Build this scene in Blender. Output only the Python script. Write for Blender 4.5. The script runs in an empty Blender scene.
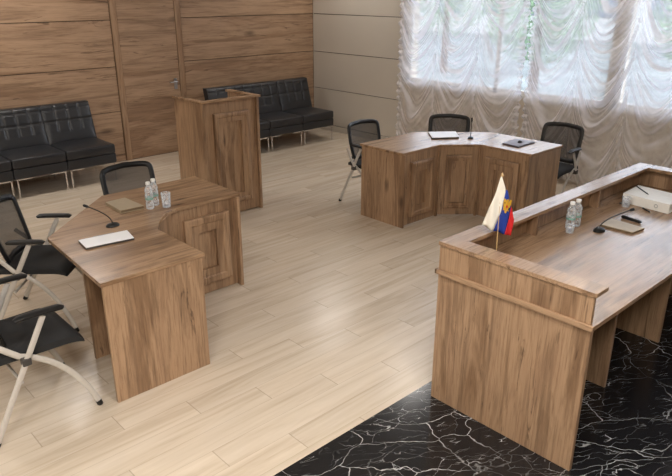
import bpy, bmesh, math, random
import numpy as np
from mathutils import Vector, Matrix
random.seed(7)
sc = bpy.context.scene
COL = sc.collection
PI = math.pi

# ------------------------------------------------------------------ camera
yaw, pitch, roll, fpx = .81972, -.36581, .00117, 652.68
fw = Vector((math.cos(pitch)*math.cos(yaw), math.cos(pitch)*math.sin(yaw), math.sin(pitch)))
rt = Vector((math.sin(yaw), -math.cos(yaw), 0)); up = rt.cross(fw)
rt2 = math.cos(roll)*rt + math.sin(roll)*up; up2 = -math.sin(roll)*rt + math.cos(roll)*up
cam = bpy.data.objects.new('camera', bpy.data.cameras.new('camera')); COL.objects.link(cam)
M = Matrix((rt2, up2, -fw)).transposed().to_4x4(); M.translation = Vector((0, 0, 2.2))
cam.matrix_world = M
cam.data.sensor_width = 36; cam.data.lens = fpx/672*36; cam.data.clip_start = .05; cam.data.clip_end = 300
sc.camera = cam

# ------------------------------------------------------------------ materials
def lin(c):
    return tuple(((v/255)/12.92 if v/255 <= .04045 else ((v/255+.055)/1.055)**2.4) for v in c)+(1,)
class NT:
    def __init__(s, name):
        s.m = bpy.data.materials.new(name); s.m.use_nodes = True
        s.t = s.m.node_tree; s.t.nodes.clear()
        s.out = s.n('ShaderNodeOutputMaterial')
    def n(s, typ, **kw):
        nd = s.t.nodes.new(typ)
        for k, v in kw.items():
            if k.startswith('i_'):
                key = k[2:].replace('_', ' ')
                nd.inputs[key].default_value = v
            else: setattr(nd, k, v)
        return nd
    def l(s, a, b): s.t.links.new(a, b)
    def math(s, op, a, b=None, c=None):
        nd = s.n('ShaderNodeMath', operation=op)
        for i, v in enumerate((a, b, c)):
            if v is None: continue
            if isinstance(v, (int, float)): nd.inputs[i].default_value = v
            else: s.l(v, nd.inputs[i])
        return nd.outputs[0]
    def mix(s, fac, a, b, blend='MIX'):
        nd = s.n('ShaderNodeMix', data_type='RGBA', blend_type=blend)
        for i, v in ((0, fac), (6, a), (7, b)):
            if isinstance(v, (int, float, tuple)): nd.inputs[i].default_value = v
            else: s.l(v, nd.inputs[i])
        return nd.outputs[2]
    def ramp(s, fac, stops):
        nd = s.n('ShaderNodeValToRGB'); e = nd.color_ramp.elements
        while len(e) < len(stops): e.new(.5)
        for k, (p, c) in zip(e, stops): k.position = p; k.color = c
        s.l(fac, nd.inputs[0]); return nd.outputs[0]
    def noise(s, vec, scale, detail=3, rough=.5, dist=0):
        nd = s.n('ShaderNodeTexNoise'); nd.inputs['Scale'].default_value = scale
        nd.inputs['Detail'].default_value = detail; nd.inputs['Roughness'].default_value = rough
        nd.inputs['Distortion'].default_value = dist; s.l(vec, nd.inputs['Vector']); return nd.outputs['Fac']
    def bsdf(s, **kw):
        b = s.n('ShaderNodeBsdfPrincipled')
        for k, v in kw.items():
            key = k.replace('_', ' ')
            if isinstance(v, (int, float, tuple)): b.inputs[key].default_value = v
            else: s.l(v, b.inputs[key])
        s.l(b.outputs[0], s.out.inputs[0]); return b
    def bump(s, h, strength=.2, dist=.002):
        b = s.n('ShaderNodeBump'); b.inputs['Strength'].default_value = strength; b.inputs['Distance'].default_value = dist
        s.l(h, b.inputs['Height']); return b.outputs[0]

def simple(name, rgb, rough=.5, metal=0, spec=.5, noise=0, bump=0, nscale=40):
    t = NT(name)
    tc = t.n('ShaderNodeTexCoord')
    nz = t.noise(tc.outputs['Object'], nscale, 3)
    c = lin(rgb)
    dark = tuple(v*(1-noise) for v in c[:3])+(1,); lite = tuple(min(1, v*(1+noise)) for v in c[:3])+(1,)
    colr = t.ramp(nz, [(.3, dark), (.7, lite)])
    b = t.bsdf(Base_Color=colr, Roughness=rough, Metallic=metal)
    b.inputs['Specular IOR Level'].default_value = spec
    if bump: t.l(t.bump(nz, bump), b.inputs['Normal'])
    return t.m

def wood(name, axis, light=(170, 139, 109), mid=(134, 105, 79), dark=(62, 43, 30), rough=.42, spec=.5, scale=1.0):
    t = NT(name)
    tc = t.n('ShaderNodeTexCoord'); oi = t.n('ShaderNodeObjectInfo')
    off = t.n('ShaderNodeVectorMath', operation='SCALE'); off.inputs[0].default_value = (37.1, 21.7, 53.3)
    t.l(oi.outputs['Random'], off.inputs['Scale'])
    add = t.n('ShaderNodeVectorMath', operation='ADD'); t.l(tc.outputs['Object'], add.inputs[0]); t.l(off.outputs[0], add.inputs[1])
    def sq(along, across):
        mp = t.n('ShaderNodeMapping'); s = [across*scale]*3; s['xyz'.index(axis)] = along*scale
        mp.inputs['Scale'].default_value = s; t.l(add.outputs[0], mp.inputs[0]); return mp.outputs[0]
    wide = t.noise(sq(.8, 6.0), 1, 4, .6, .8)
    fine = t.noise(sq(4.5, 95.0), 1, 5, .7, .6)
    med = t.noise(sq(1.1, 15.0), 1, 5, .6, 1.2)
    crack = t.noise(sq(2.0, 20.0), 1, 5, .68, 1.4)
    base = t.ramp(wide, [(.38, lin(mid)), (.50, lin(light)), (.64, lin(tuple(int(.3*a+.7*b) for a, b in zip(mid, light))))])
    c1 = t.mix(t.ramp(med, [(.36, (1, 1, 1, 1)), (.52, (0, 0, 0, 1))]), base, lin(tuple(int(.45*a+.55*b) for a, b in zip(mid, dark))))
    # keep medium streaks partial
    c1m = t.mix(.42, base, c1)
    c2 = t.mix(t.ramp(crack, [(.33, (1, 1, 1, 1)), (.39, (0, 0, 0, 1))]), c1m, lin(dark))
    c2m = t.mix(.62, c1m, c2)
    kv = t.n('ShaderNodeTexVoronoi'); kv.inputs['Scale'].default_value = 1
    t.l(sq(1.8, 4.6), kv.inputs['Vector'])
    kd = t.math('ADD', kv.outputs['Distance'], t.math('MULTIPLY', t.math('SUBTRACT', med, .5), .14))
    c3 = t.mix(t.ramp(kd, [(.04, (.7, .7, .7, 1)), (.16, (0, 0, 0, 1))]), c2m, lin(dark))
    g = t.ramp(fine, [(.36, (.72, .70, .68, 1)), (.52, (1.02, 1.02, 1.02, 1))])
    c4 = t.mix(1.0, c3, g, 'MULTIPLY')
    b = t.bsdf(Base_Color=c4, Roughness=rough)
    b.inputs['Specular IOR Level'].default_value = spec
    t.l(t.bump(fine, .12, .001), b.inputs['Normal'])
    return t.m

WX, WY, WZ = wood('oak_grain_x', 'x'), wood('oak_grain_y', 'y'), wood('oak_grain_z', 'z')
TOPX = wood('oak_top_x', 'x', rough=.27, spec=.7)
TOPY = wood('oak_top_y', 'y', rough=.27, spec=.7)
WALLW = wood('oak_wall', 'x', light=(174, 144, 117), mid=(146, 116, 91), dark=(70, 49, 36), rough=.45, scale=.6)
WALLZ = wood('oak_wall_z', 'z', light=(170, 140, 112), mid=(150, 119, 92), dark=(104, 76, 56), rough=.5, scale=.8)
BLACKFAB = simple('black_fabric', (30, 30, 31), .85, noise=.25, bump=.3, nscale=300)
BLACKPL = simple('black_plastic', (16, 16, 17), .45)
GREYPL = simple('dark_grey_plastic', (62, 58, 55), .5)
SILVER = simple('silver_paint', (188, 182, 174), .38, noise=.03)
CHROME = simple('chrome', (225, 225, 228), .12, metal=1.0)
STEEL = simple('brushed_steel', (170, 170, 172), .3, metal=1.0)
LEATHER = simple('black_leather', (40, 41, 44), .36, spec=.5, noise=.12, bump=.25, nscale=120)
WHITEP = simple('white_paint', (226, 222, 214), .6, noise=.02)
PANELW = simple('white_wall_panel', (196, 188, 176), .5, noise=.02, nscale=2)
PLASTER = simple('beige_plaster', (196, 184, 166), .8, noise=.03, nscale=8)
DARKGAP = simple('dark_joint', (38, 26, 20), .8)
LAPTOP = simple('silver_laptop', (238, 239, 242), .4)
PAPERW = simple('white_card', (236, 234, 228), .55, noise=.02)
BEIGE = simple('beige_cover', (164, 148, 122), .6, noise=.05)
CREAM = simple('cream_cover', (192, 180, 162), .6, noise=.04)
PAGES = simple('page_edges', (110, 92, 68), .8, noise=.15, nscale=200)
FWHITE = simple('flag_white', (232, 226, 212), .8); FBLUE = simple('flag_blue', (22, 52, 140), .75)
FRED = simple('flag_red', (190, 26, 30), .75); GOLD = simple('flag_gold', (196, 152, 40), .6)
BRASS = simple('pale_wood_stick', (196, 160, 110), .45)
GREENL = simple('green_label', (120, 160, 148), .5, noise=.3, nscale=90)
CAPW = simple('white_cap', (235, 235, 232), .4)
GRASS = simple('paving', (88, 92, 88), .9, noise=.45, nscale=.5) if True else simple('x', (88, 92, 88), .9, noise=.35, nscale=3)
LEAF = simple('leaf', (92, 118, 84), .6, noise=.35, nscale=4)
BARK = simple('bark', (84, 66, 50), .9, noise=.3, nscale=12)
FACADE = simple('facade', (150, 150, 146), .85, noise=.04)

def glass(name, tint=(1, 1, 1, 1), refl=1.0, rough=.03):
    t = NT(name)
    tr = t.n('ShaderNodeBsdfTransparent'); tr.inputs[0].default_value = tint
    gl = t.n('ShaderNodeBsdfGlossy'); gl.inputs['Roughness'].default_value = rough
    fr = t.n('ShaderNodeFresnel'); fr.inputs[0].default_value = 1.45
    tc = t.n('ShaderNodeTexCoord'); nz = t.noise(tc.outputs['Object'], 30, 2)
    fac = t.math('MULTIPLY', t.math('ADD', fr.outputs[0], t.math('MULTIPLY', nz, .02)), refl)
    mx = t.n('ShaderNodeMixShader'); t.l(fac, mx.inputs[0]); t.l(tr.outputs[0], mx.inputs[1]); t.l(gl.outputs[0], mx.inputs[2])
    t.l(mx.outputs[0], t.out.inputs[0]); return t.m
PANE = glass('window_glass', (.98, .985, 1, 1))
def pet():
    t = NT('clear_plastic'); tr = t.n('ShaderNodeBsdfTransparent'); tr.inputs[0].default_value = (.97, .98, 1, 1)
    b = t.n('ShaderNodeBsdfPrincipled'); b.inputs['Base Color'].default_value = (.9, .93, .95, 1); b.inputs['Roughness'].default_value = .08
    fr = t.n('ShaderNodeFresnel'); fr.inputs[0].default_value = 1.45; tc = t.n('ShaderNodeTexCoord')
    nz = t.noise(tc.outputs['Object'], 45, 3, .6, 1.5)
    fac = t.math('ADD', t.math('MULTIPLY', fr.outputs[0], 1.3), t.math('MULTIPLY', t.math('MAXIMUM', t.math('SUBTRACT', nz, .42), 0.0), 1.6))
    mx = t.n('ShaderNodeMixShader'); t.l(t.math('MINIMUM', fac, .8), mx.inputs[0]); t.l(tr.outputs[0], mx.inputs[1]); t.l(b.outputs[0], mx.inputs[2])
    t.l(mx.outputs[0], t.out.inputs[0]); return t.m
PET = pet()

def emis(name, rgb, strength):
    t = NT(name); e = t.n('ShaderNodeEmission'); e.inputs[0].default_value = rgb; e.inputs[1].default_value = strength
    t.l(e.outputs[0], t.out.inputs[0]); return t.m

# woven mesh of chair backs
def mesh_fabric():
    t = NT('black_mesh_net'); tc = t.n('ShaderNodeTexCoord')
    w1 = t.noise(tc.outputs['Object'], 400, 1)
    b = t.n('ShaderNodeBsdfPrincipled'); b.inputs['Base Color'].default_value = lin((58, 54, 52)); b.inputs['Roughness'].default_value = .7
    tr = t.n('ShaderNodeBsdfTransparent'); mx = t.n('ShaderNodeMixShader')
    t.l(t.math('ADD', t.math('MULTIPLY', w1, .2), .66), mx.inputs[0]); t.l(tr.outputs[0], mx.inputs[1]); t.l(b.outputs[0], mx.inputs[2])
    t.l(mx.outputs[0], t.out.inputs[0]); return t.m
NET = mesh_fabric()

# sheer curtain: the steeper the cloth folds away from the wall plane, the denser the weave
def sheer():
    t = NT('sheer_voile')
    g = t.n('ShaderNodeNewGeometry'); sx = t.n('ShaderNodeSeparateXYZ'); t.l(g.outputs['Normal'], sx.inputs[0])
    nx = t.math('ABSOLUTE', sx.outputs[0])
    tc = t.n('ShaderNodeTexCoord'); nz = t.noise(tc.outputs['Object'], 9, 4, .6, .5)
    dens = t.math('ADD', t.math('MULTIPLY', t.math('SUBTRACT', 1.0, nx), 1.6), .36)
    dens = t.math('ADD', dens, t.math('MULTIPLY', t.math('SUBTRACT', nz, .5), .5))
    dens = t.math('MINIMUM', t.math('MAXIMUM', dens, .2), .92)
    d = t.n('ShaderNodeBsdfDiffuse'); d.inputs[0].default_value = (.93, .91, .93, 1)
    tl = t.n('ShaderNodeBsdfTranslucent'); tl.inputs[0].default_value = (.90, .89, .95, 1)
    m1 = t.n('ShaderNodeMixShader'); m1.inputs[0].default_value = .5; t.l(d.outputs[0], m1.inputs[1]); t.l(tl.outputs[0], m1.inputs[2])
    tr = t.n('ShaderNodeBsdfTransparent'); m2 = t.n('ShaderNodeMixShader')
    t.l(dens, m2.inputs[0]); t.l(tr.outputs[0], m2.inputs[1]); t.l(m1.outputs[0], m2.inputs[2])
    t.l(m2.outputs[0], t.out.inputs[0]); return t.m
SHEER = sheer()

def laminate():
    t = NT('laminate_floor'); tc = t.n('ShaderNodeTexCoord'); s = t.n('ShaderNodeSeparateXYZ'); t.l(tc.outputs['Object'], s.inputs[0])
    X, Y = s.outputs[0], s.outputs[1]
    W, L = .1553, 1.25
    ry = t.math('DIVIDE', t.math('SUBTRACT', Y, 2.1), W)
    row = t.math('FLOOR', ry); fy = t.math('SUBTRACT', ry, row)
    xx = t.math('DIVIDE', t.math('SUBTRACT', X, t.math('SUBTRACT', .515, t.math('MULTIPLY', row, .374))), L)
    pl = t.math('FLOOR', xx); fx = t.math('SUBTRACT', xx, pl)
    dy = t.math('MULTIPLY', t.math('MINIMUM', fy, t.math('SUBTRACT', 1.0, fy)), W)
    dx = t.math('MULTIPLY', t.math('MINIMUM', fx, t.math('SUBTRACT', 1.0, fx)), L)
    gapx = t.math('LESS_THAN', dx, .0028)
    gapy = t.math('LESS_THAN', dy, .0016)
    seed = t.n('ShaderNodeCombineXYZ'); t.l(row, seed.inputs[0]); t.l(pl, seed.inputs[1])
    wn = t.n('ShaderNodeTexWhiteNoise', noise_dimensions='2D'); t.l(seed.outputs[0], wn.inputs['Vector'])
    cv = t.n('ShaderNodeCombineXYZ')
    t.l(t.math('ADD', t.math('MULTIPLY', X, .8), t.math('MULTIPLY', wn.outputs['Value'], 40)), cv.inputs[0])
    t.l(t.math('MULTIPLY', Y, 11), cv.inputs[1]); t.l(t.math('MULTIPLY', wn.outputs['Value'], 90), cv.inputs[2])
    n1 = t.noise(cv.outputs[0], 1, 5, .6, .8); n2 = t.noise(cv.outputs[0], 4, 4, .6, .2)
    base = t.ramp(n1, [(.3, lin((186, 169, 148))), (.5, lin((206, 191, 171))), (.72, lin((216, 203, 186)))])
    base = t.mix(.16, base, t.ramp(n2, [(.3, lin((186, 168, 144))), (.6, lin((222, 206, 186)))]))
    br = t.math('ADD', .93, t.math('MULTIPLY', wn.outputs['Value'], .1))
    cb = t.n('ShaderNodeCombineXYZ'); [t.l(br, cb.inputs[i]) for i in range(3)]
    base = t.mix(1.0, base, cb.outputs[0], 'MULTIPLY')
    base = t.mix(t.math('MULTIPLY', gapy, .28), base, lin((120, 98, 76)))
    base = t.mix(t.math('MULTIPLY', gapx, .34), base, lin((100, 80, 60)))
    b = t.bsdf(Base_Color=base, Roughness=t.math('ADD', .2, t.math('MULTIPLY', n2, .1)))
    b.inputs['Specular IOR Level'].default_value = .5
    return t.m

def marble():
    t = NT('black_marble'); tc = t.n('ShaderNodeTexCoord')
    rot = t.n('ShaderNodeMapping'); rot.inputs['Rotation'].default_value = (0, 0, .5); t.l(tc.outputs['Object'], rot.inputs[0])
    def warp(amount, sc_):
        nz = t.n('ShaderNodeTexNoise'); nz.inputs['Scale'].default_value = sc_; nz.inputs['Detail'].default_value = 5; t.l(rot.outputs[0], nz.inputs['Vector'])
        v = t.n('ShaderNodeVectorMath', operation='SUBTRACT'); t.l(nz.outputs['Color'], v.inputs[0]); v.inputs[1].default_value = (.5, .5, .5)
        k = t.n('ShaderNodeVectorMath', operation='SCALE'); k.inputs['Scale'].default_value = amount; t.l(v.outputs[0], k.inputs[0])
        a = t.n('ShaderNodeVectorMath', operation='ADD'); t.l(rot.outputs[0], a.inputs[0]); t.l(k.outputs[0], a.inputs[1]); return a.outputs[0]
    def veins(vec, scl, w0, w1, strech):
        mp = t.n('ShaderNodeMapping'); mp.inputs['Scale'].default_value = strech; t.l(vec, mp.inputs[0])
        v = t.n('ShaderNodeTexVoronoi', feature='DISTANCE_TO_EDGE'); v.inputs['Scale'].default_value = scl; t.l(mp.outputs[0], v.inputs['Vector'])
        return t.ramp(v.outputs['Distance'], [(w0, (1, 1, 1, 1)), (w1, (0, 0, 0, 1))])
    a = veins(warp(.45, 1.8), 2.3, .0008, .0062, (1, 1.7, 1))
    b_ = veins(warp(.30, 3.2), 4.6, .001, .010, (1, 3.2, 1))
    msk = t.ramp(t.noise(rot.outputs[0], 2.6, 3), [(.44, (0, 0, 0, 1)), (.6, (1, 1, 1, 1))])
    msk2 = t.ramp(t.noise(rot.outputs[0], 1.7, 4), [(.40, (.12, .12, .12, 1)), (.6, (1, 1, 1, 1))])
    va = t.mix(1.0, a, msk2, 'MULTIPLY'); vb = t.mix(1.0, b_, msk, 'MULTIPLY')
    sc3 = veins(warp(.10, 5), 5.5, .002, .016, (1, 7, 1))
    msk3 = t.ramp(t.noise(rot.outputs[0], 9, 3), [(.56, (0, 0, 0, 1)), (.66, (.8, .8, .8, 1))])
    v = t.mix(1.0, t.mix(.6, va, vb, 'ADD'), t.mix(1.0, sc3, msk3, 'MULTIPLY'), 'ADD')
    c = t.mix(v, lin((27, 27, 29)), lin((215, 214, 212)))
    b = t.bsdf(Base_Color=c, Roughness=.16); b.inputs['Specular IOR Level'].default_value = .5
    return t.m

# ------------------------------------------------------------------ mesh builder
class MB:
    def __init__(s): s.bm = bmesh.new(); s.mi = 0
    def _mat(s, faces):
        for f in faces: f.material_index = s.mi
    def box(s, a, b, bev=.0012, mi=None):
        if mi is not None: s.mi = mi
        t = bmesh.new(); bmesh.ops.create_cube(t, size=1)
        a, b = Vector(a), Vector(b)
        for v in t.verts: v.co = Vector([(a[i]+b[i])/2+v.co[i]*(b[i]-a[i]) for i in range(3)])
        if bev: bmesh.ops.bevel(t, geom=t.edges[:], offset=min(bev, min(abs(b[i]-a[i]) for i in range(3))*.4), segments=1 if bev < .004 else 4, affect='EDGES', profile=.5)
        s.merge(t); return s
    def merge(s, t, mat=None):
        if mat is not None: bmesh.ops.transform(t, matrix=mat, verts=t.verts)
        for f in t.faces: f.material_index = s.mi
        me = bpy.data.meshes.new('tmp'); t.to_mesh(me); t.free(); s.bm.from_mesh(me); bpy.data.meshes.remove(me)
    def prism(s, pts, z0, z1, bev=.0012):
        t = bmesh.new(); vs = [t.verts.new((p[0], p[1], z0)) for p in pts]; f = t.faces.new(vs)
        r = bmesh.ops.extrude_face_region(t, geom=[f])
        for v in r['geom']:
            if isinstance(v, bmesh.types.BMVert): v.co.z = z1
        bmesh.ops.recalc_face_normals(t, faces=t.faces)
        if bev: bmesh.ops.bevel(t, geom=t.edges[:], offset=bev, segments=1, affect='EDGES')
        s.merge(t); return s
    def obox(s, p0, p1, z0, z1, th, side=1, bev=.0012):
        # upright board between plan points p0-p1, thickness th to the left (side=1) or right (-1)
        d = (Vector(p1)-Vector(p0)).normalized(); n = Vector((-d.y, d.x))*th*side
        p0, p1 = Vector(p0), Vector(p1)
        return s.prism([p0, p1, p1+n, p0+n], z0, z1, bev)
    def tube(s, pts, r, n=10, ry=None, flat=None, caps=True):
        pts = [Vector(p) for p in pts]; ry = ry or r; rings = []
        ref = Vector(flat) if flat is not None else None
        for i, p in enumerate(pts):
            d = (pts[min(i+1, len(pts)-1)]-pts[max(i-1, 0)]).normalized()
            a = ref or (Vector((0, 0, 1)) if abs(d.z) < .9 else Vector((1, 0, 0)))
            u = (a-d*a.dot(d)).normalized(); v = d.cross(u)
            k = r[i] if isinstance(r, (list, tuple)) else r; k2 = k if isinstance(r, (list, tuple)) else ry
            rings.append([s.bm.verts.new(p+u*math.cos(2*PI*j/n)*k+v*math.sin(2*PI*j/n)*k2) for j in range(n)])
        fs = []
        for A, B in zip(rings, rings[1:]):
            for j in range(n): fs.append(s.bm.faces.new((A[j], A[(j+1) % n], B[(j+1) % n], B[j])))
        if caps: fs.append(s.bm.faces.new(rings[0][::-1])); fs.append(s.bm.faces.new(rings[-1]))
        s._mat(fs); return s
    def lathe(s, prof, c=(0, 0, 0), n=24):
        c = Vector(c); rings = []
        for r, z in prof:
            rings.append([s.bm.verts.new(c+Vector((r*math.cos(2*PI*j/n), r*math.sin(2*PI*j/n), z))) for j in range(n)] if r > 1e-6 else [s.bm.verts.new(c+Vector((0, 0, z)))])
        fs = []
        for A, B in zip(rings, rings[1:]):
            for j in range(n):
                q = (j+1) % n
                if len(A) == 1 and len(B) == 1: continue
                if len(A) == 1: fs.append(s.bm.faces.new((A[0], B[q], B[j])))
                elif len(B) == 1: fs.append(s.bm.faces.new((A[j], A[q], B[0])))
                else: fs.append(s.bm.faces.new((A[j], A[q], B[q], B[j])))
        s._mat(fs); return s
    def grid(s, fn, nu, nv, closed_u=False):
        V = [[s.bm.verts.new(fn(i/nu, j/nv)) for j in range(nv+1)] for i in range(nu+1)]
        fs = [s.bm.faces.new((V[i][j], V[i+1][j], V[i+1][j+1], V[i][j+1])) for i in range(nu) for j in range(nv)]
        s._mat(fs); return s
    def xf(s, mat): bmesh.ops.transform(s.bm, matrix=mat, verts=s.bm.verts); return s
    def build(s, name, mats, parent=None, smooth=35, loc=None, recalc=True):
        if recalc: bmesh.ops.recalc_face_normals(s.bm, faces=s.bm.faces)
        me = bpy.data.meshes.new(name); s.bm.to_mesh(me); s.bm.free()
        for m in (mats if isinstance(mats, (list, tuple)) else [mats]): me.materials.append(m)
        if smooth:
            me.shade_smooth(); me.set_sharp_from_angle(angle=math.radians(smooth))
        o = bpy.data.objects.new(name, me); COL.objects.link(o)
        if parent: o.parent = parent
        if loc is not None: o.location = loc
        return o

def tag(o, label=None, cat=None, group=None, kind=None):
    if label: o['label'] = label
    if cat: o['category'] = cat
    if group: o['group'] = group
    if kind: o['kind'] = kind
    return o
def thing(name, label, cat, loc=(0, 0, 0), rz=0, group=None):
    o = bpy.data.objects.new(name, None); COL.objects.link(o); o.location = loc; o.rotation_euler = (0, 0, rz)
    o.empty_display_size = .1
    return tag(o, label, cat, group)
def struct(o, label=None): return tag(o, label, None, None, 'structure')
def dup(root, loc, rz, label, group=None):
    r = root.copy(); COL.objects.link(r); r.location = loc; r.rotation_euler = (0, 0, rz); r['label'] = label
    if group: r['group'] = group
    for ch in list(root.children):
        c = ch.copy(); COL.objects.link(c); c.parent = r
        for g in list(ch.children):
            d = g.copy(); COL.objects.link(d); d.parent = c
    return r
class Ctx:     # parts given in room coordinates under a thing whose base is at loc
    def __init__(s, root): s.root = root; s.off = Matrix.Translation(-root.location)
    def part(s, name, mb, mats, smooth=35, label=None, parent=None):
        mb.xf(s.off); o = mb.build(name, mats, parent or s.root, smooth)
        if label: o['label'] = label
        return o

# ------------------------------------------------------------------ the room
XW, YB, XL, YF, ZC = 7.24, 8.3, -2.2, -2.2, 3.1
struct(MB().box((XL, 2.057, -.1), (XW, YB, 0), 0).build('floor', laminate(), smooth=0), 'light laminate plank floor')
struct(MB().box((XL, YF, -.1), (XW, 2.057, 0), 0).build('floor', marble(), smooth=0), 'black marble floor with white veins')
struct(MB().box((XL-.2, YF-.2, ZC), (XW+.25, YB+.2, ZC+.15), 0).build('ceiling', WHITEP, smooth=0))
struct(MB().box((XL-.2, YF-.2, -.1), (XL, YB+.2, ZC), 0).build('wall_left', PLASTER, smooth=0))
struct(MB().box((XL, YF-.2, -.1), (XW, YF, ZC), 0).build('wall_front', PLASTER, smooth=0))
wb = struct(MB().box((XL, YB+.02, -.1), (XW+.25, YB+.2, ZC), 0).build('wall_back', DARKGAP, smooth=0), 'wall clad with horizontal oak boards')
rows = [0.0, .093, .668, 1.243, 1.818, 2.393, 2.968, ZC]
for x0, x1 in ((XL, 3.838), (4.848, XW)):
    for z0, z1 in zip(rows, rows[1:]):
        MB().box((x0+.003, YB, z0+.004), (x1-.003, YB+.02, z1-.004), .0015).build('wall_panel', WALLW, wb)
MB().box((3.84, YB, 2.2), (4.846, YB+.02, ZC), .0015).build('wall_panel', WALLW, wb)
dr = struct(MB().box((3.93, YB-.005, .006), (4.752, YB+.02, 2.1), .002).build('door_1', WALLW), 'oak veneered door flush in the wood wall')
MB().box((3.846, YB-.016, 0), (3.925, YB+.02, 2.19), .002).box((4.757, YB-.016, 0), (4.842, YB+.02, 2.19), .002).box((3.925, YB-.016, 2.105), (4.757, YB+.02, 2.19), .002).build('door_frame', WALLZ, dr)
MB().box((4.66, YB-.011, .88), (4.71, YB-.005, 1.03), .003).build('lock_plate', STEEL, dr)
h = MB().tube([(4.685, YB-.012, .985), (4.685, YB-.06, .985)], .011, 12)
h.tube([(4.685, YB-.055, .985), (4.64, YB-.058, .985), (4.57, YB-.058, .983)], .009, 12)
h.lathe([(0, -.003), (.013, -.003), (.013, .003), (0, .003)]) if False else None
h.build('door_handle', STEEL, dr)

# right wall with windows
WIN = [(3.32, 6.30), (.35, 3.25)]; SZ, TZ = .96, 2.75
wr = MB()
for y0, y1 in ((YF, .35), (3.25, 3.32), (6.30, YB+.02)): wr.box((XW+.02, y0, -.1), (XW+.25, y1, ZC), 0)
for y0, y1 in WIN:
    wr.box((XW+.02, y0, -.1), (XW+.25, y1, SZ-.03), 0); wr.box((XW+.02, y0, TZ), (XW+.25, y1, ZC), 0)
wrt = struct(wr.build('wall_right', PLASTER, smooth=0), 'pale wall with wide curtained windows')
for z0, z1 in zip(rows, rows[1:]):
    MB().box((XW, 6.36, z0+.005), (XW+.02, YB-.001, z1-.005), .0015).build('wall_panel', PANELW, wrt)
MB().box((XW+.019, 6.36, 0), (XW+.0205, YB, ZC), 0).build('panel_joint', DARKGAP, wrt)
for y0, y1 in ((YF, 6.358),): MB().box((XW, y0, 0), (XW+.02, y1, SZ-.03), 0).box((XW, 3.25, SZ-.03), (XW+.02, 3.32, ZC), 0).build('wall_lining', PLASTER, wrt)
for k, (y0, y1) in enumerate(WIN):
    f = MB(); x0, x1 = XW+.03, XW+.08
    f.box((x0, y0, SZ), (x1, y1, SZ+.05)).box((x0, y0, TZ-.05), (x1, y1, TZ)).box((x0, y0, SZ), (x1, y0+.05, TZ)).box((x0, y1-.05, SZ), (x1, y1, TZ))
    nm = 2
    for i in range(1, nm):
        y = y0+(y1-y0)*i/nm; f.box((x0, y-.022, SZ), (x1, y+.022, TZ))
    w = struct(f.build('window_%d' % (k+1), WHITEP))
    MB().box((XW-.0, y0-.03, SZ-.03), (XW+.36, y1+.03, SZ), .002).build('window_sill', WHITEP, w)
    for i in range(nm):
        a, b = y0+(y1-y0)*i/nm+.022, y0+(y1-y0)*(i+1)/nm-.022
        MB().box((XW+.052, a, SZ+.05), (XW+.058, b, TZ-.05), 0).build('pane', PANE, w, 0)
# thin white skirting under the panelled part of the right wall
struct(MB().box((XW-.008, 6.45, 0), (XW, YB-.02, .05), .001).build('baseboard_right', PANELW))
# outside
struct(MB().box((XW+.3, -120, -1.2), (220, 160, -1.1), 0).build('floor_outside', GRASS, smooth=0), 'grey ground outside the windows')

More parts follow.
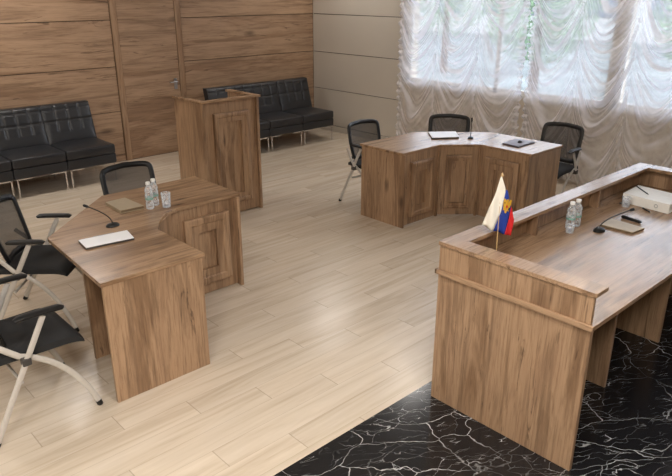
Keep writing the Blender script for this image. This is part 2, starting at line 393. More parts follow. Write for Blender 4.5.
# ------------------------------------------------------------------ curtains
def rnd1(t, k=0):
    return (math.sin(t*3.1+k)+.6*math.sin(t*7.3+k*2.1)+.4*math.sin(t*13.7+k*.7))/2
def curtain(y0, y1, ncol, label, seed, frill_right=True):
    rng = np.random.RandomState(seed)
    NY, NZ = 64*ncol, 380; zt, zb = 3.04, .06
    Yv = np.linspace(y0, y1, NY+1)[:, None]; Zv = np.linspace(zb, zt, NZ+1)[None, :]
    c = (Yv-y0)/(y1-y0)*ncol; ci = np.minimum(np.floor(c), ncol-1); u = np.clip(c-ci, 0, 1)
    sgn = np.sin(PI*u)
    x = np.zeros((NY+1, NZ+1))
    for k in range(ncol):
        m = (ci[:, 0] == k)
        uu = u[m]; s1 = np.clip(np.sin(PI*uu), 0, 1); ph = rng.rand(6)*6.28
        skew = .07*(rng.rand()-.5)
        sag = .40+.08*rng.rand()
        S = sag*s1**.85 + skew*(uu-.5)
        t = (Zv+S)/.27
        t = t + .35*np.sin(t*.9+ph[0]) + .12*np.sin(uu*9+t*1.7+ph[1])
        env = .25+.75*s1**.8
        fold = np.sin(2*PI*t*.62+ph[2]); fold = np.sign(fold)*np.abs(fold)**.8
        f2 = np.sin(2*PI*t*1.37+ph[3]+1.5*np.sin(uu*5)); f3 = np.sin(2*PI*t*2.9+ph[4]+2.2*uu)
        amp = .55+.45*np.sin(t*1.1+ph[5])
        d = env*(.034*fold+.018*f2*amp+.006*f3) + .03*s1**.6
        # fine pleats fanning out of the gathers
        g = np.exp(-uu/.16)+np.exp(-(1-uu)/.16)
        d += g*.006*np.sin(2*PI*(t*3.3))
        # gather ridge
        d += -.012*np.exp(-(np.minimum(uu, 1-uu)/.03)**2)
        x[m] = d
    # ruffled side edges
    e0 = np.exp(-((Yv-y0)/.07)**2); e1 = np.exp(-((y1-Yv)/.07)**2)
    x += (e0+e1)*.018*np.sin(Zv*62+np.sin(Zv*9)*2)
    me = bpy.data.meshes.new('curtain')
    YY = np.repeat(Yv, NZ+1, 1); ZZ = np.repeat(Zv, NY+1, 0)
    YY = YY + (-e0+e1)*(.010*np.sin(ZZ*41+3.3*np.sin(ZZ*7))+.008*np.sin(ZZ*23+1.7*np.sin(ZZ*11)))
    # scalloped lower hem
    XX = XW-.10-x
    co = np.stack([XX, YY, ZZ], -1).reshape(-1, 3)
    I = np.arange((NY+1)*(NZ+1)).reshape(NY+1, NZ+1)
    q = np.stack([I[:-1, :-1], I[1:, :-1], I[1:, 1:], I[:-1, 1:]], -1).reshape(-1, 4)
    me.from_pydata(co.tolist(), [], q.tolist()); me.materials.append(SHEER); me.shade_smooth()
    root = thing('austrian_curtain', label, 'curtain', (XW-.1, (y0+y1)/2, 0))
    o = bpy.data.objects.new('voile', me); COL.objects.link(o); o.parent = root; o.location = -root.location
    Ctx(root).part('curtain_rail', MB().box((XW-.16, y0-.02, 3.035), (XW-.06, y1+.02, 3.075), .003), WHITEP)
    return root
curtain(4.36, 6.36, 3, 'white ruched sheer curtain beside the pale panelled wall, left one', 3)
curtain(1.18, 4.30, 5, 'white ruched sheer curtain reaching the right picture edge', 11)
curtain(-1.3, 1.1, 4, 'white ruched sheer curtain beyond the right picture edge', 21) if False else None

# ------------------------------------------------------------------ desks
def frame_panel(C, p0, p1, z0, z1, fw_, out, name='moulding', th=.03, parent=None):
    """raised mitred picture-frame moulding on an upright face from plan p0 to p1; out = unit outward"""
    p0, p1 = Vector(p0), Vector(p1); d = (p1-p0).normalized(); L = (p1-p0).length; o = Vector(out)
    mb = MB()
    def P(a, z, t): q = p0+d*a+o*t; return (q.x, q.y, z)
    prof = [(0, 0), (.0, th), (.012, th*1.15), (fw_*.4, th*1.15), (fw_*.5, th*.85), (fw_, th*.85), (fw_, 0)]
    rings = []
    for a, t in prof:
        rings.append([mb.bm.verts.new(P(x, z, t)) for x, z in ((a, z0+a), (L-a, z0+a), (L-a, z1-a), (a, z1-a))])
    for A, B in zip(rings, rings[1:]):
        for j in range(4): mb.bm.faces.new((A[j], A[(j+1) % 4], B[(j+1) % 4], B[j]))
    return C.part(name, mb, WZ, parent=parent, smooth=0)

# left desk
root = thing('corner_desk', 'angled oak desk on the left with laptop, microphone, book and bottles', 'desk', (1.95, 3.9, 0))
C = Ctx(root)
H0 = .726
C.part('desktop', MB().prism([(1.217, 3.115), (1.852, 3.115), (1.852, 3.66), (1.93, 3.79), (2.04, 3.91), (2.16, 3.963), (2.70, 3.963), (2.70, 4.6), (1.90, 4.6), (1.27, 3.985)], H0, .75, .0015), TOPX)
C.part('end_panel', MB().box((1.23, 3.122, 0), (1.838, 3.144, H0)), WZ)
C.part('end_panel', MB().box((2.656, 3.94, 0), (2.682, 4.585, H0)), WZ)
C.part('support_panel', MB().box((1.34, 3.66, 0), (1.80, 3.682, H0)), WZ)
C.part('front_panel', MB().box((1.80, 3.144, .01), (1.822, 3.70, H0)), WZ)
C.part('front_panel', MB().obox((1.812, 3.70), (2.12, 3.972), .01, H0, .022, 1), WZ)
fp = C.part('front_panel', MB().box((2.10, 3.985, .01), (2.656, 4.005, H0)), WZ)
C.part('end_panel', MB().box((2.085, 3.955, 0), (2.104, 4.02, H0)), WZ)
frame_panel(C, (2.21, 3.985), (2.59, 3.985), .10, .635, .118, (0, -1), parent=fp)

# right (rear) desk, the mirror of the left one
root = thing('corner_desk', 'angled oak desk in front of the curtains with white laptop and dark tablet', 'desk', (5.3, 3.9, 0))
C = Ctx(root)
C.part('desktop', MB().prism([(4.560, 4.535), (4.560, 3.961), (5.105, 3.961), (5.412, 3.692), (5.412, 3.119), (5.990, 3.119), (5.990, 3.97), (5.39, 4.535)][::-1], H0, .75, .0015), TOPX)
C.part('end_panel', MB().box((4.570, 3.945, 0), (4.592, 4.52, H0)), WZ)
C.part('end_panel', MB().box((5.40, 3.129, 0), (5.975, 3.151, H0)), WZ)
fp = C.part('front_panel', MB().box((4.592, 3.972, .01), (5.115, 3.994, H0)), WZ)
frame_panel(C, (4.685, 3.972), (5.02, 3.972), .09, .64, .10, (0, -1), parent=fp)
a, b = Vector((5.118, 3.975)), Vector((5.425, 3.706)); d = (b-a).normalized(); n = Vector((d.y, -d.x))
if n.dot(Vector((-1, -1))) < 0: n = -n
fp = C.part('front_panel', MB().obox(a, b, .01, H0, .022, 1), WZ)
L = (b-a).length
frame_panel(C, a+d*.075, b-d*.075, .09, .64, .055, n, parent=fp)
fp = C.part('front_panel', MB().box((5.424, 3.151, .01), (5.446, 3.70, H0)), WZ)
frame_panel(C, (5.424, 3.235), (5.424, 3.615), .09, .64, .11, (-1, 0), parent=fp)
C.part('corner_post', MB().box((5.100, 3.958, 0), (5.124, 3.985, H0)), WZ)
C.part('corner_post', MB().box((5.410, 3.690, 0), (5.436, 3.714, H0)), WZ)

# lectern
root = thing('lectern', 'tall oak lectern with moulded front panel and open back', 'lectern', (3.63, 5.6, 0))
C = Ctx(root); x0, x1, y0, y1, hz = 3.289, 3.987, 5.388, 5.925, 1.196
C.part('side_panel', MB().box((x0+.016, y0+.012, 0), (x0+.042, y1-.01, hz-.022)), WZ)
C.part('side_panel', MB().box((x1-.042, y0+.012, 0), (x1-.016, y1-.01, hz-.022)), WZ)
fp = C.part('front_panel', MB().box((x0+.042, y0+.044, .012), (x1-.042, y0+.062, hz-.022)), WZ)
frame_panel(C, (3.435, y0+.044), (3.845, y0+.044), .13, 1.06, .092, (0, -1), parent=fp, th=.034)
cp = MB(); cw = .062
cp.prism([(x0, y0), (x1, y0), (x1, y1), (x1-cw, y1), (x1-cw, y0+cw), (x0+cw, y0+cw), (x0+cw, y1), (x0, y1)], hz-.022, hz, .0015)
C.part('top_rim', cp, TOPX)
C.part('shelf', MB().box((x0+.042, y0+.062, .98), (x1-.042, y1-.02, 1.0)), TOPX)
C.part('shelf', MB().box((x0+.042, y0+.062, .45), (x1-.042, y1-.05, .47)), TOPX)

# front desk
root = thing('presidium_desk', 'long oak desk with raised rim at the right, standing on black marble', 'desk', (3.8, 1.53, 0))
C = Ctx(root); X0, X1, Y0, Y1 = 2.578, 5.003, 1.088, 1.966
C.part('worktop', MB().box((X0-.004, Y0, .779), (X1+.004, Y1, .801)), TOPX)
st = MB().box((X0-.012, Y0+.001, .776), (X0+.004, Y1+.008, .802)).box((X0-.012, Y1-.004, .776), (X1+.012, Y1+.010, .802)).box((X1, Y0, .776), (X1+.012, Y1+.008, .802))
C.part('edge_strip', st, WY)
C.part('end_panel', MB().box((X0+.004, Y0+.012, 0), (X0+.03, Y1-.004, .779)), WZ)
C.part('end_panel', MB().box((X1-.03, Y0+.012, 0), (X1-.004, Y1-.004, .779)), WZ)
C.part('front_panel', MB().box((X0+.03, Y1-.04, 0), (X1-.03, Y1-.014, .779)), WZ)
C.part('support_panel', MB().box((3.395, 1.317, 0), (3.417, Y1-.04, .779)), WZ)
C.part('support_panel', MB().box((4.16, 1.317, 0), (4.182, Y1-.04, .779)), WZ)
C.part('rim_panel', MB().box((X0+.004, Y0+.02, .802), (X0+.024, Y1-.004, .938)), WZ)
C.part('rim_panel', MB().box((X1-.024, Y0+.02, .802), (X1-.004, Y1-.004, .938)), WZ)
C.part('rim_panel', MB().box((X0+.024, Y1-.024, .802), (X1-.024, Y1-.004, .938)), WZ)
for xx in (3.40, 4.19): C.part('divider', MB().box((xx, Y1-.092, .801), (xx+.022, Y1-.024, .938)), WZ)
rw = .108
C.part('top_rim', MB().prism([(X0-.003, Y0+.008), (X0-.003, Y1+.001), (X1+.003, Y1+.001), (X1+.003, Y0+.008), (X1-rw, Y0+.008), (X1-rw, Y1-rw), (X0+rw, Y1-rw), (X0+rw, Y0+.008)][::-1], .938, .96, .0015), TOPX)

# ------------------------------------------------------------------ sofas
def sofa(xr, yf, label, w=.597, n=3):
    """armless sofa of n modules whose right end is at xr, front edge yf"""
    root = thing('sofa', label, 'sofa', (xr-w*n/2, yf+.35, 0), 0)
    C = Ctx(root)
    for k in range(n):
        a, b = xr-w*(k+1)+.003, xr-w*k-.003
        C.part('seat_base', MB().box((a, yf+.004, .225), (b, yf+.66, .335), .012), LEATHER)
        def cushion(u, v):
            x = a+(b-a)*u; y = yf+.62*v
            bul = .012*(1-(2*u-1)**8)*(1-(2*v-1)**8)
            return (x, y, .445+bul)
        mb = MB().box((a, yf, .337), (b, yf+.62, .447), .02)
        mb.grid(lambda u, v: (a+.012+(b-a-.024)*u, yf+.012+(.596)*v, .4465+.014*(1-(2*u-1)**6)*(1-(2*v-1)**6)), 16, 16)
        C.part('seat_cushion', mb, LEATHER)
        # tufted back, leaning
        lean = .13; hb = .455; th = .12
        mb = MB(); NX, NZ = 30, 36
        tx, tz = [(i+.5)/4 for i in range(4)], [.36, .62, .88][:3]
        def face(u, v, front=True):
            bul = .02*(1-(2*u-1)**10)*(1-(2*v-1)**10)
            d = 0
            if front:
                px, pz = u*4, v*3.4
                fx, fz = abs(px-round(px)), abs(pz-round(pz))
                if .0 < u < 1 and .30 < v:
                    d -= .011*math.exp(-(fx/.07)**2)*(0 if round(px) in (0, 4) else 1)
                    d -= .011*math.exp(-(fz/.08)**2)*(0 if v > .97 else 1)
                d -= 0
            x = a+(b-a)*u; z = .43+hb*v
            y = yf+.50+lean*v
            if front: return (x, y-bul-d, z)
            return (x, y+th*(1-.2*v), z)
        mb.grid(lambda u, v: face(u, v), 40, 40)
        mb.grid(lambda u, v: face(1-u, v, False), 4, 4)
        mb.grid(lambda u, v: tuple(np.array(face(u, 1))*(1-v)+np.array(face(u, 1, False))*v), 40, 2)
        mb.grid(lambda u, v: tuple(np.array(face(u, 0))*v+np.array(face(u, 0, False))*(1-v)), 40, 2)
        for s in (0, 1): mb.grid(lambda u, v: tuple(np.array(face(s, u))*(1-v)+np.array(face(s, u, False))*v), 40, 2)
        bmesh.ops.remove_doubles(mb.bm, verts=mb.bm.verts, dist=.0005)
        C.part('back_cushion', mb, LEATHER, smooth=50)
        for s, xx in ((0, a+.03), (1, b-.03)):
            yb = yf+.60; r = .0085
            pts = [(xx, yf+.02, .0), (xx, yf+.02, .213), (xx, yb, .213), (xx, yb, 0)]
            lg = MB()
            lg.box((xx-.008, yf+.012, 0), (xx+.008, yf+.028, .223)); lg.box((xx-.008, yb-.016, 0), (xx+.008, yb, .223))
            lg.box((xx-.008, yf+.028, .207), (xx+.008, yb-.016, .223))
            xi = xx+(.16 if s == 0 else -.16)
            lg.box((min(xx, xi), yf+.012, .207), (max(xx, xi), yf+.028, .223))
            C.part('leg_frame', lg, CHROME)
    return root
sofa(3.335, 7.46, 'black leather tufted sofa against the wood wall at the left picture edge')
sofa(6.81, 7.34, 'black leather tufted sofa in the far corner behind the lectern', w=.614)

# ------------------------------------------------------------------ chairs
def bez(p0, p1, p2, n=10):
    p0, p1, p2 = map(Vector, (p0, p1, p2))
    return [(1-t)**2*p0+2*t*(1-t)*p1+t*t*p2 for t in [i/n for i in range(n+1)]]
def make_chair(label):
    r = thing('mesh_back_chair', label, 'chair', (0, 0, 0), 0, 'mesh back chairs around the desks')
    # local frame: +x forward, y left, z up
    HW = .265
    for s in (-1, 1):
        y = s*HW
        a = MB().tube([(.075, y, .655), (-.02, y, .42), (-.27, y, .03)], .016, 10, ry=.011, flat=(0, 1, 0)) if False else \
            MB().tube([(.05, y, .64), (-.015, y, .515), (-.165, y, .23), (-.276, y, .012)], .009, 12, ry=.0165, flat=(0, 1, 0))
        lg = a.build('rear_leg', SILVER, r)
        MB().tube([(-.27, y, .022), (-.281, y, .002)], .0165, 12).build('foot_cap', BLACKPL, lg)
        yb = s*(HW-.028)
        pts = [(-.235, s*.205, .585), (-.17, s*.222, .515)] + [tuple(q) for q in bez((-.09, yb, .445), (.15, yb, .35), (.266, s*HW, .03), 14)]
        lg = MB().tube(pts, .009, 12, ry=.0165, flat=(0, 1, 0)).build('front_leg', SILVER, r)
        MB().tube([(.264, s*HW, .028), (.272, s*HW, .002)], .0165, 12).build('foot_cap', BLACKPL, lg)
        MB().box((-.088, min(y-s*.034, y+s*.012), .395), (-.042, max(y-s*.034, y+s*.012), .437), .006).build('hinge', GREYPL, r)
        # armrest
        ar = MB().grid(lambda u, v: (0, 0, 0), 1, 1) if False else MB()
        ap = [(-.085+.235*i/10, y, .66+.006*math.sin(PI*i/10)-(.012 if i in (0, 10) else 0)) for i in range(11)]
        ar.tube(ap, [.018]+[.028]*9+[.02], 10)
        for v in ar.bm.verts: v.co.z = .66+(v.co.z-.66)*.55
        ar.build('armrest', BLACKPL, r)
    MB().tube([(-.10, -.25, .30), (-.10, .25, .30)], .009, 8).build('cross_bar', SILVER, r)
    # seat: padded, upholstered, waterfall front
    def st(u, v, top=True):
        x = -.20+.45*u; y = (-.232+.464*v)*(1-.06*(1-u))
        dip = -.014*math.sin(PI*v)*math.sin(PI*min(1, u*1.1)) ; fr = -.03*max(0, (u-.8)/.2)**2
        e = .02*((abs(2*v-1))**10+(abs(2*u-1))**10)
        if top: return (x, y, .465+dip+fr-e*.6)
        return (x, y, .405+.012*abs(2*v-1)+fr*.6)
    m = MB(); m.grid(lambda u, v: st(u, v), 20, 20); m.grid(lambda u, v: st(1-u, v, False), 20, 20)
    for s in (0, 1):
        m.grid(lambda u, v: tuple(np.array(st(u, s))*(1-v)+np.array(st(u, s, False))*v), 20, 2)
        m.grid(lambda u, v: tuple(np.array(st(s, u))*(1-v)+np.array(st(s, u, False))*v), 20, 2)
    bmesh.ops.remove_doubles(m.bm, verts=m.bm.verts, dist=.0005)
    m.build('seat', BLACKFAB, r, 50)
    # back: rounded frame and net, curved around the sitter and leaning
    zb, zt = .49, .838
    def bp(a, z, off=0):    # a in [-1,1]
        w = .190+.022*math.sin(PI*min(1, max(0, (z-zb)/(zt-zb)))*.7)
        x = -.17-.085*max(0, (z-zb)/(zt-zb))**.8+.045*a*a-off
        return Vector((x, a*w, z))
    ring = []; 
    def corner(path): ring.extend(path)
    K = 40
    for i in range(4*K):
        t = 2*PI*i/(4*K); ca, sa = math.cos(t), math.sin(t); p = .15
        a = math.copysign(abs(ca)**p, ca); b = math.copysign(abs(sa)**p, sa)
        crown = .016*(1-a*a) if b > 0 else -.006*(1-a*a)
        ring.append(bp(a, (zb+zt)/2+b*(zt-zb)/2*.97+crown*abs(b)))
    fr = MB(); n = len(ring); cen = Vector((-.2, 0, (zb+zt)/2)); vr = []
    for i, p in enumerate(ring):
        d = (ring[(i+1) % n]-ring[i-1]).normalized(); nx = Vector((1, 0, .2)).normalized(); s_ = d.cross(nx).normalized()
        if s_.dot(p-cen) < 0: s_ = -s_
        wd = .0225
        vr.append([fr.bm.verts.new(p+s_*wd*math.cos(q)+nx*.011*math.sin(q)) for q in [2*PI*j/8 for j in range(8)]])
    for i in range(n):
        A, B = vr[i], vr[(i+1) % n]
        for j in range(8): fr.bm.faces.new((A[j], A[(j+1) % 8], B[(j+1) % 8], B[j]))
    bf = fr.build('back_frame', BLACKPL, r, 60)
    m = MB(); zc = (zb+zt)/2
    m.grid(lambda u, v: bp((2*u-1)*.97, zb+.012+(zt-zb-.024)*v+.014*(1-(2*u-1)**2)*v), 16, 12)
    m.build('mesh_net', NET, r, 60)
    for s in (-1, 1): MB().tube([(-.20, s*.17, .44), (-.185, s*.18, .50)], .012, 8).build('back_bracket', BLACKPL, r)
    return r
first = make_chair('mesh back chair nearest the camera, cut by the left picture edge, beside desk end')
def put(o, x, y, deg): o.location = (x, y, 0); o.rotation_euler = (0, 0, math.radians(deg))
put(first, .88, 3.45, 0)
for x, y, a, lb in [
    (1.36, 4.47, -40, 'mesh back chair at the cut-off corner of the left desk, second from the camera'),
    (2.27, 4.72, -90, 'mesh back chair behind the left desk, in front of the wood door'),
    (4.99, 4.72, -93, 'mesh back chair at the left end of the rear desk, one silver leg showing'),
    (5.80, 4.40, 214, 'mesh back chair behind the middle of the rear desk, above the white laptop'),
    (6.24, 3.37, 182, 'mesh back chair at the right end of the rear desk, by the curtains')]:
    dup(first, (x, y, 0), math.radians(a), lb)

# ------------------------------------------------------------------ things on the desks
def quadbox(C, name, P, z0, z1, mats, bev=.002):
    return C.part(name, MB().prism(P, z0, z1, bev), mats)
def laptop(label, P, z, cat='laptop'):
    P = [Vector(p) for p in P]; c = sum(P, Vector((0, 0)))/4
    root = thing('laptop', label, cat, (c.x, c.y, z)); C = Ctx(root)
    quadbox(C, 'base', P, z+.0015, z+.010, GREYPL)
    quadbox(C, 'lid', [c+(p-c)*1.0 for p in P], z+.011, z+.018, LAPTOP, .003)
    a, b = P[3], P[0]
    m1, m2 = P[2]*.7+P[3]*.3, P[2]*.3+P[3]*.7
    C.part('hinge', MB().tube([(m1.x, m1.y, z+.012), (m2.x, m2.y, z+.012)], .008, 10), STEEL)
    return root
laptop('closed white laptop on the left desk beside the microphone', [(1.363, 3.625), (1.65, 3.585), (1.680, 3.738), (1.38, 3.775)], .75)
laptop('closed white laptop on the rear desk', [(5.24, 4.17), (5.478, 4.005), (5.675, 4.20), (5.44, 4.385)], .75)
root = thing('tablet', 'dark grey tablet lying on the rear desk', 'tablet', (5.7, 3.46, .75)); C = Ctx(root)
P = [(5.57, 3.545), (5.549, 3.349), (5.86, 3.355), (5.845, 3.57)]
TAB = simple('tablet_shell', (70, 60, 66), .35); SCR = simple('tablet_screen', (104, 94, 102), .45, spec=.4)
quadbox(C, 'case', P, .7505, .764, TAB); c = Vector((5.706, 3.456))
quadbox(C, 'screen', [c+(Vector(p)-c)*.93 for p in P], .7642, .7655, SCR, 0)
root = thing('computer_mouse', 'small black mouse on top of the dark tablet', 'mouse', (5.715, 3.44, .766)); C = Ctx(root)
m = MB()
m.grid(lambda u, v: (5.715+.030*math.cos(2*PI*u)*math.sin(PI/2*v+.0001), 3.44+.019*math.sin(2*PI*u)*math.sin(PI/2*v+.0001), .766+.020*math.cos(PI/2*v)), 20, 8)
C.part('shell', m, BLACKPL, 80); C.part('scroll_wheel', MB().tube([(5.703, 3.437, .783), (5.703, 3.443, .783)], .005, 10), GREYPL)

root = thing('book', 'beige hardback book on the left desk near the bottles', 'book', (1.9, 4.23, .75)); C = Ctx(root)
P = [Vector(p) for p in ((1.815, 4.108), (1.985, 4.097), (1.975, 4.366), (1.822, 4.358))]; c = sum(P, Vector((0, 0)))/4
quadbox(C, 'cover', P, .751, .755, BEIGE, .001)
quadbox(C, 'pages', [c+(p-c)*.96 for p in P], .7552, .7712, PAGES, 0)
quadbox(C, 'cover', P, .7715, .7755, BEIGE, .001)
C.part('spine', MB().obox(P[3], P[0], .755, .7715, .004, 1, 0), BEIGE)

def mic(label, base, tip, z, bow=.05, rz=0, br=.045):
    root = thing('gooseneck_microphone', label, 'microphone', (base[0], base[1], z)); C = Ctx(root)
    bx, by = base
    m = MB().lathe([(0, 0), (br, 0), (br, .006), (br*.8, .016), (br*.35, .022), (0, .023)], (0, 0, 0), 28)
    for v in m.bm.verts: v.co.y *= .72
    m.xf(Matrix.Translation((bx, by, z+.0005)) @ Matrix.Rotation(rz, 4, 'Z')); C.part('base', m, BLACKPL)
    t = Vector(tip); b = Vector((bx, by, z+.02)); dz = t.z-b.z
    mid = Vector((bx+(t.x-bx)*.0, by+(t.y-by)*.0, b.z+dz*(bow+.25)))
    C.part('gooseneck', MB().tube(bez(b, mid, t, 18), .0038, 8), BLACKPL)
    d = (t-mid).normalized()
    C.part('capsule', MB().tube([t-d*.012, t, t+d*.028, t+d*.034], [.005, .009, .009, .004], 12), BLACKFAB)
    return root
mic('black gooseneck microphone on the left desk beside the laptop', (1.666, 3.916), (1.59, 4.105, .855), .75, .42)
mic('black gooseneck microphone standing upright on the rear desk', (5.561, 3.923), (5.57, 3.93, .93), .75, .6, br=.036)
mic('black gooseneck microphone on the front desk beside the cream notepad', (3.768, 1.655), (4.102, 1.617, .87), .801, .85)

def bottle(label, x, y, z, hgt=.195, lab=True, grp='water bottles'):
    root = thing('water_bottle', label, 'bottle', (x, y, z)); k = hgt/.21
    prof = [(0, .004), (.022, .0), (.029, .006), (.030, .05), (.027, .06), (.030, .07), (.030, .118), (.026, .126), (.030, .134), (.029, .15), (.020, .172), (.0125, .183), (.0125, .196)]
    prof = [(r*.95, h*k) for r, h in prof]
    MB().lathe(prof).build('body', PET, root, 60)
    MB().lathe([(0, .21*k), (.0145, .21*k), (.016, .206*k), (.016, .19*k), (.0145, .189*k)][::-1]).build('cap', CAPW, root)
    MB().lathe([(.0292, .076*k), (.0292, .092*k)]).build('label', GREENL, root)
    return root
def tumbler(label, x, y, z, r=.034, hgt=.105):
    root = thing('drinking_glass', label, 'glass', (x, y, z))
    MB().lathe([(0, .001), (r*.82, .001), (r, hgt), (r-.002, hgt), (r*.82-.002, .01), (0, .01)]).build('bowl', PET, root, 50)
    return root
bottle('clear water bottle on the left desk, the one nearer the book', 2.02, 4.075, .75)
bottle('clear water bottle on the left desk, just behind its twin to the right', 2.085, 4.125, .75)
tumbler('clear drinking glass on the left desk beside the bottles', 2.125, 4.035, .75)
bottle('clear water bottle on the front desk, left of the pair by the rim', 3.672, 1.80, .801, .175)
bottle('clear water bottle on the front desk, right of the pair by the rim', 3.745, 1.80, .801, .175)
tumbler('small clear tumbler in front of the bottles on the front desk', 3.606, 1.765, .801, .027, .05)
tumbler('clear drinking glass beside the white binder on the front desk', 4.36, 1.76, .801, .03, .07)

# notepad, pens, binder on front desk
root = thing('notepad', 'cream notepad on the front desk beside the microphone', 'notepad', (3.93, 1.58, .801)); C = Ctx(root)
P = [Vector(p) for p in ((3.857, 1.488), (3.985, 1.470), (4.01, 1.69), (3.852, 1.695))]; c = sum(P, Vector((0, 0)))/4
quadbox(C, 'pages', [c+(p-c)*.98 for p in P], .8015, .8115, PAGES, 0); quadbox(C, 'cover', P, .8118, .8158, CREAM, .001)
def stick(name, label, cat, a, b, r, mats):
    root = thing(name, label, cat, tuple((Vector(a)+Vector(b))/2)); C = Ctx(root)
    a, b = Vector(a), Vector(b); d = (b-a)
    C.part('barrel', MB().tube([a, a+d*.05, b-d*.12, b-d*.02], [r*.7, r, r, r*.5], 10), mats)
    C.part('tip', MB().tube([b-d*.02, b], [r*.5, r*.2], 8), STEEL); C.part('clip', MB().tube([a+d*.05+Vector((0, 0, r*1.05)), a+d*.3+Vector((0, 0, r*1.05))], r*.25, 6), STEEL)
stick('marker_pen', 'thick black marker lying behind the cream notepad', 'pen', (4.105, 1.668, .812), (4.085, 1.528, .812), .0105, BLACKPL)
stick('pen', 'thin black pen lying in front of the white binder', 'pen', (4.40, 1.66, .807), (4.345, 1.585, .807), .0055, BLACKPL)
stick('pen', 'thin black pen lying near the drinking glass by the rim', 'pen', (4.385, 1.815, .807), (4.40, 1.765, .807), .0055, BLACKPL)
root = thing('lever_arch_file', 'large white ring binder lying at the far end of the front desk', 'binder', (4.6, 1.6, .801)); C = Ctx(root)
A = Vector((4.44, 1.822)); dX = Vector((.27, .012)); dY = Vector((-.035, -.33))
zl, zh = .802, .868
Q = [A, A+dY, A+dY+dX, A+dX]
quadbox(C, 'bottom_cover', Q, zl, zl+.004, PAPERW, .001); quadbox(C, 'top_cover', Q, zh-.004, zh, PAPERW, .001)
C.part('spine', MB().obox(Q[0], Q[1], zl+.004, zh-.004, .004, 1, 0), PAPERW)
cc = sum(Q, Vector((0, 0)))/4
quadbox(C, 'papers', [cc+(q-cc)*.93 for q in Q], zl+.005, zh-.012, PAPERW, 0)
p = Q[0]*.27+Q[1]*.73; nn = Vector((-dY.y, dY.x)).normalized()*-1
if nn.x > 0: nn = -nn
rg = MB(); K = 20; mid = (zl+zh)/2
rr = []
for i in range(K+1):
    t = 2*PI*i/K; q = p+nn*.0015+dY.normalized()*.011*math.cos(t); rr.append((q.x, q.y, mid+.011*math.sin(t)))
rg.tube(rr, .0022, 8, caps=False); C.part('finger_ring', rg, STEEL)
stick('pencil', 'thin dark pencil lying on the white binder', 'pencil', (4.665, 1.83, .8715), (4.52, 1.68, .8715), .0035, BLACKPL)

# flag on a stick
FB = Vector((2.879, 1.807, .801))
root = thing('table_flag', 'white blue red table flag with gold emblem on the front desk', 'flag', tuple(FB)); C = Ctx(root)
C.part('stand', MB().lathe([(0, 0), (.024, 0), (.024, .004), (.008, .01), (.006, .02), (0, .02)], tuple(FB)), BRASS)
top = Vector((2.873, 1.812, 1.288))
C.part('pole', MB().tube([FB+Vector((0, 0, .01)), top], .0032, 8), BRASS)
C.part('finial', MB().lathe([(0, -.008), (.006, -.004), (.009, .004), (.006, .012), (0, .02)], tuple(top)), BRASS)
view = Vector((FB.x, FB.y, 0)).normalized(); side = Vector((view.y, -view.x, 0))   # side: towards picture right
def F(px, py, dep): return Vector((2.879, 1.807, 0))+side*((px-496.3-(251.5-py)*.125)/169.6)+Vector((0, 0, .864+(251.5-py)/173.8))+view*dep
def strip(name, left, right, mats, off, n=14, k=4, nx=6, lab=None):
    m = MB()
    def ev(poly, t):
        s = t*(len(poly)-1); i = min(int(s), len(poly)-2); f = s-i
        return poly[i][0]*(1-f)+poly[i+1][0]*f, poly[i][1]*(1-f)+poly[i+1][1]*f
    def fn(u, v):
        a, b = ev(left, v), ev(right, v)
        x = a[0]*(1-u)+b[0]*u; y = a[1]*(1-u)+b[1]*u
        return F(x, y, off(x, y))
    m.grid(fn, nx, n); o = C.part(name, m, mats, 70)
    md = o.modifiers.new('thick', 'SOLIDIFY'); md.thickness = .0012; return o
dp = lambda x, y: .010*math.sin((x-500)*.55+(y-180)*.05)*min(1, (y-178)/25)-.012
strip('white_stripe', [(503.2, 178), (498, 194), (491, 210), (484.5, 226)], [(504.2, 178), (507.2, 190), (502.0, 212), (494.2, 230.5)], FWHITE, dp)
strip('blue_stripe', [(507.2, 190), (504.6, 201), (500.6, 215), (494.2, 230.5)], [(508.6, 190), (511.0, 206), (508.6, 218), (504.3, 232.5)], FBLUE, dp)
strip('red_stripe', [(511.0, 206), (508.6, 218), (504.3, 232.5)], [(511.5, 206.5), (513.0, 219), (509.8, 234.5)], FRED, dp)
# gold two-headed bird emblem, red shield
half = [(0, 1.0), (.10, .80), (.26, .92), (.34, .72), (.20, .58), (.22, .40), (.50, .78), (.72, .92), (.98, .80), (.90, .52), (1.0, .30), (.82, .10), (.80, -.16), (.58, -.20), (.42, -.34), (.66, -.52), (.74, -.72), (.48, -.66), (.24, -.58), (.26, -.84), (0, -1.0)]
EM = [(507.3+x*3.5+y*1.6, 204.6-y*7.0+x*1.0) for x, y in half+[(-a, b) for a, b in half[-2:0:-1]]]
def patch(name, poly, mats, eps):
    m = MB(); vs = []
    for x, y in poly: vs.append(m.bm.verts.new(F(x, y, dp(x, y)-eps)))
    m.bm.faces.new(vs); bmesh.ops.triangulate(m.bm, faces=m.bm.faces)
    o = C.part(name, m, mats, 0); md = o.modifiers.new('thick', 'SOLIDIFY'); md.thickness = .0008; return o
patch('emblem', EM, GOLD, .0065)
patch('emblem_shield', [(506.9, 203.9), (508.1, 203.8), (508.2, 205.5), (507.5, 206.4), (506.8, 205.6)], FRED, .009)
patch('emblem_dark_gap', [(505.6, 200.5), (506.6, 201.5), (505.5, 202.6)], BLACKFAB, .0068)  # small dark gaps in the gold bird's own pattern
patch('emblem_dark_gap', [(508.9, 206.0), (509.6, 207.2), (508.7, 208.2)], BLACKFAB, .0068)

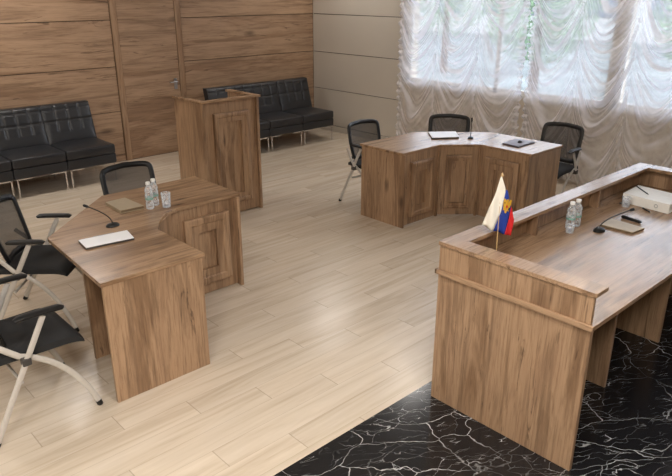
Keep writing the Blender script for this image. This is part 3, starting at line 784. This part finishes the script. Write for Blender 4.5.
# ------------------------------------------------------------------ outside: trees and a house
def tree(x, y, hgt, rad, label, seed):
    rng = random.Random(seed)
    root = thing('tree', label, 'tree', (x, y, -1.1), 0, 'trees outside the windows')
    tr = MB().tube([(0, 0, 0), (.05, .02, hgt*.4), (0, .1, hgt*.75)], [.16, .11, .05], 10)
    for k in range(7):
        a = rng.random()*6.28; z = hgt*(.35+.06*k); tr.tube([(0, 0, z), (math.cos(a)*rad*.4, math.sin(a)*rad*.4, z+.5), (math.cos(a)*rad*.75, math.sin(a)*rad*.75, z+.9)], [.05, .03, .012], 6)
    tr.build('trunk', BARK, root)
    m = MB()
    for k in range(9000):
        while True:
            p = Vector((rng.uniform(-1, 1), rng.uniform(-1, 1), rng.uniform(-1, 1)))
            if .25 < p.length < 1 and math.sin(p.x*7+seed)*math.sin(p.y*6)*math.sin(p.z*8+1) > -.25: break
        p = Vector((p.x*rad, p.y*rad, hgt*.64+p.z*hgt*.4)); s = rng.uniform(.035, .07)
        a = Vector((rng.gauss(0, 1), rng.gauss(0, 1), rng.gauss(0, 1))).normalized(); b = a.orthogonal().normalized()
        vs = [m.bm.verts.new(p+a*s), m.bm.verts.new(p+b*s*.5), m.bm.verts.new(p-a*s), m.bm.verts.new(p-b*s*.5)]; m.bm.faces.new(vs)
    m.build('foliage', LEAF, root, 0, recalc=False)
tree(17.5, 10.3, 5.0, 1.7, 'leafy green tree showing in the gap between the two curtains', 2)
tree(19.5, 6.4, 4.4, 1.5, 'leafy tree seen faintly through the top of the right curtain', 5)
tree(22.5, 17.5, 5.8, 2.1, 'leafy tree seen faintly through the left curtain', 8)

root = thing('building', 'pale low building faintly seen through the sheer curtains', 'building', (48, 30, -1.1)); C = Ctx(root)
C.part('wall', MB().box((44, -30, -1.1), (54, 75, 7), 0), FACADE, 0)
C.part('roof', MB().box((43.4, -30.6, 7), (54.6, 75.6, 7.5), .05), GREYPL, 0)
DG = simple('dark_window', (70, 82, 92), .15)
for k in range(24): C.part('window', MB().box((43.93, -26+k*4.2, .4), (43.99, -23.8+k*4.2, 2.4), .01), DG, 0)
# ------------------------------------------------------------------ light
w = bpy.data.worlds.new('sky'); sc.world = w; w.use_nodes = True
nt = w.node_tree; nt.nodes.clear()
out = nt.nodes.new('ShaderNodeOutputWorld'); bg = nt.nodes.new('ShaderNodeBackground')
tcw = nt.nodes.new('ShaderNodeTexCoord'); sp = nt.nodes.new('ShaderNodeSeparateXYZ'); rp = nt.nodes.new('ShaderNodeValToRGB')
nt.links.new(tcw.outputs['Generated'], sp.inputs[0]); nt.links.new(sp.outputs[2], rp.inputs[0])
rp.color_ramp.elements[0].color = (.86, .92, 1.0, 1); rp.color_ramp.elements[1].color = (.74, .84, 1.0, 1)
nt.links.new(rp.outputs[0], bg.inputs[0]); bg.inputs[1].default_value = 8.6; nt.links.new(bg.outputs[0], out.inputs[0])

def area(name, loc, rot, sx, sy, power, color, portal=False):
    l = bpy.data.lights.new(name, 'AREA'); l.shape = 'RECTANGLE'; l.size = sx; l.size_y = sy; l.energy = power; l.color = color
    o = bpy.data.objects.new(name, l); COL.objects.link(o); o.location = loc; o.rotation_euler = rot
    if portal: l.cycles.is_portal = True
    return o
for y0, y1 in WIN:
    area('window_portal', (XW+.2, (y0+y1)/2, (SZ+TZ)/2), (0, PI/2, 0), TZ-SZ, y1-y0, 1, (1, 1, 1), True)
FILLGLOW = emis('fill_diffuser', (1, .96, .915, 1), 6)  # glow of the added fill panels
PW = 34
for x, y in ((-1.5, -.3), (0, -.3), (1.5, -.3), (-1.5, 1.0), (0, 1.0), (1.4, 1.0), (-1.5, 3.0), (.6, 6.9), (2.6, 7.2), (6.6, 7.2), (6.5, 2.9), (6.3, 5.2)):  # unseen ceiling panels added as fill for desks, walls and curtains
    if True:
        t = thing('ceiling_fill', 'square ceiling light panel', 'fill light', (x, y, ZC), 0, 'added ceiling fill panels'); C = Ctx(t)
        C.part('frame', MB().box((x-.31, y-.31, ZC-.03), (x+.31, y+.31, ZC-.001), .002), WHITEP)
        C.part('diffuser', MB().box((x-.29, y-.29, ZC-.034), (x+.29, y+.29, ZC-.0305), 0), FILLGLOW)
        area('ceiling_fill_area', (x, y, ZC-.04), (0, 0, 0), .58, .58, PW*(1.2 if y < 1.1 else (.75 if x < 6 else .35) if y > 6 else .3), (1, .96, .915))

vs = sc.view_settings; vs.view_transform = 'Standard'; vs.look = 'None'; vs.gamma = 1; vs.exposure = -.18; vs.use_curve_mapping = False
sc.cycles.use_denoising = True; sc.cycles.max_bounces = 8; sc.cycles.transparent_max_bounces = 16
sc.cycles.caustics_reflective = False; sc.cycles.caustics_refractive = False; sc.cycles.sample_clamp_indirect = 6
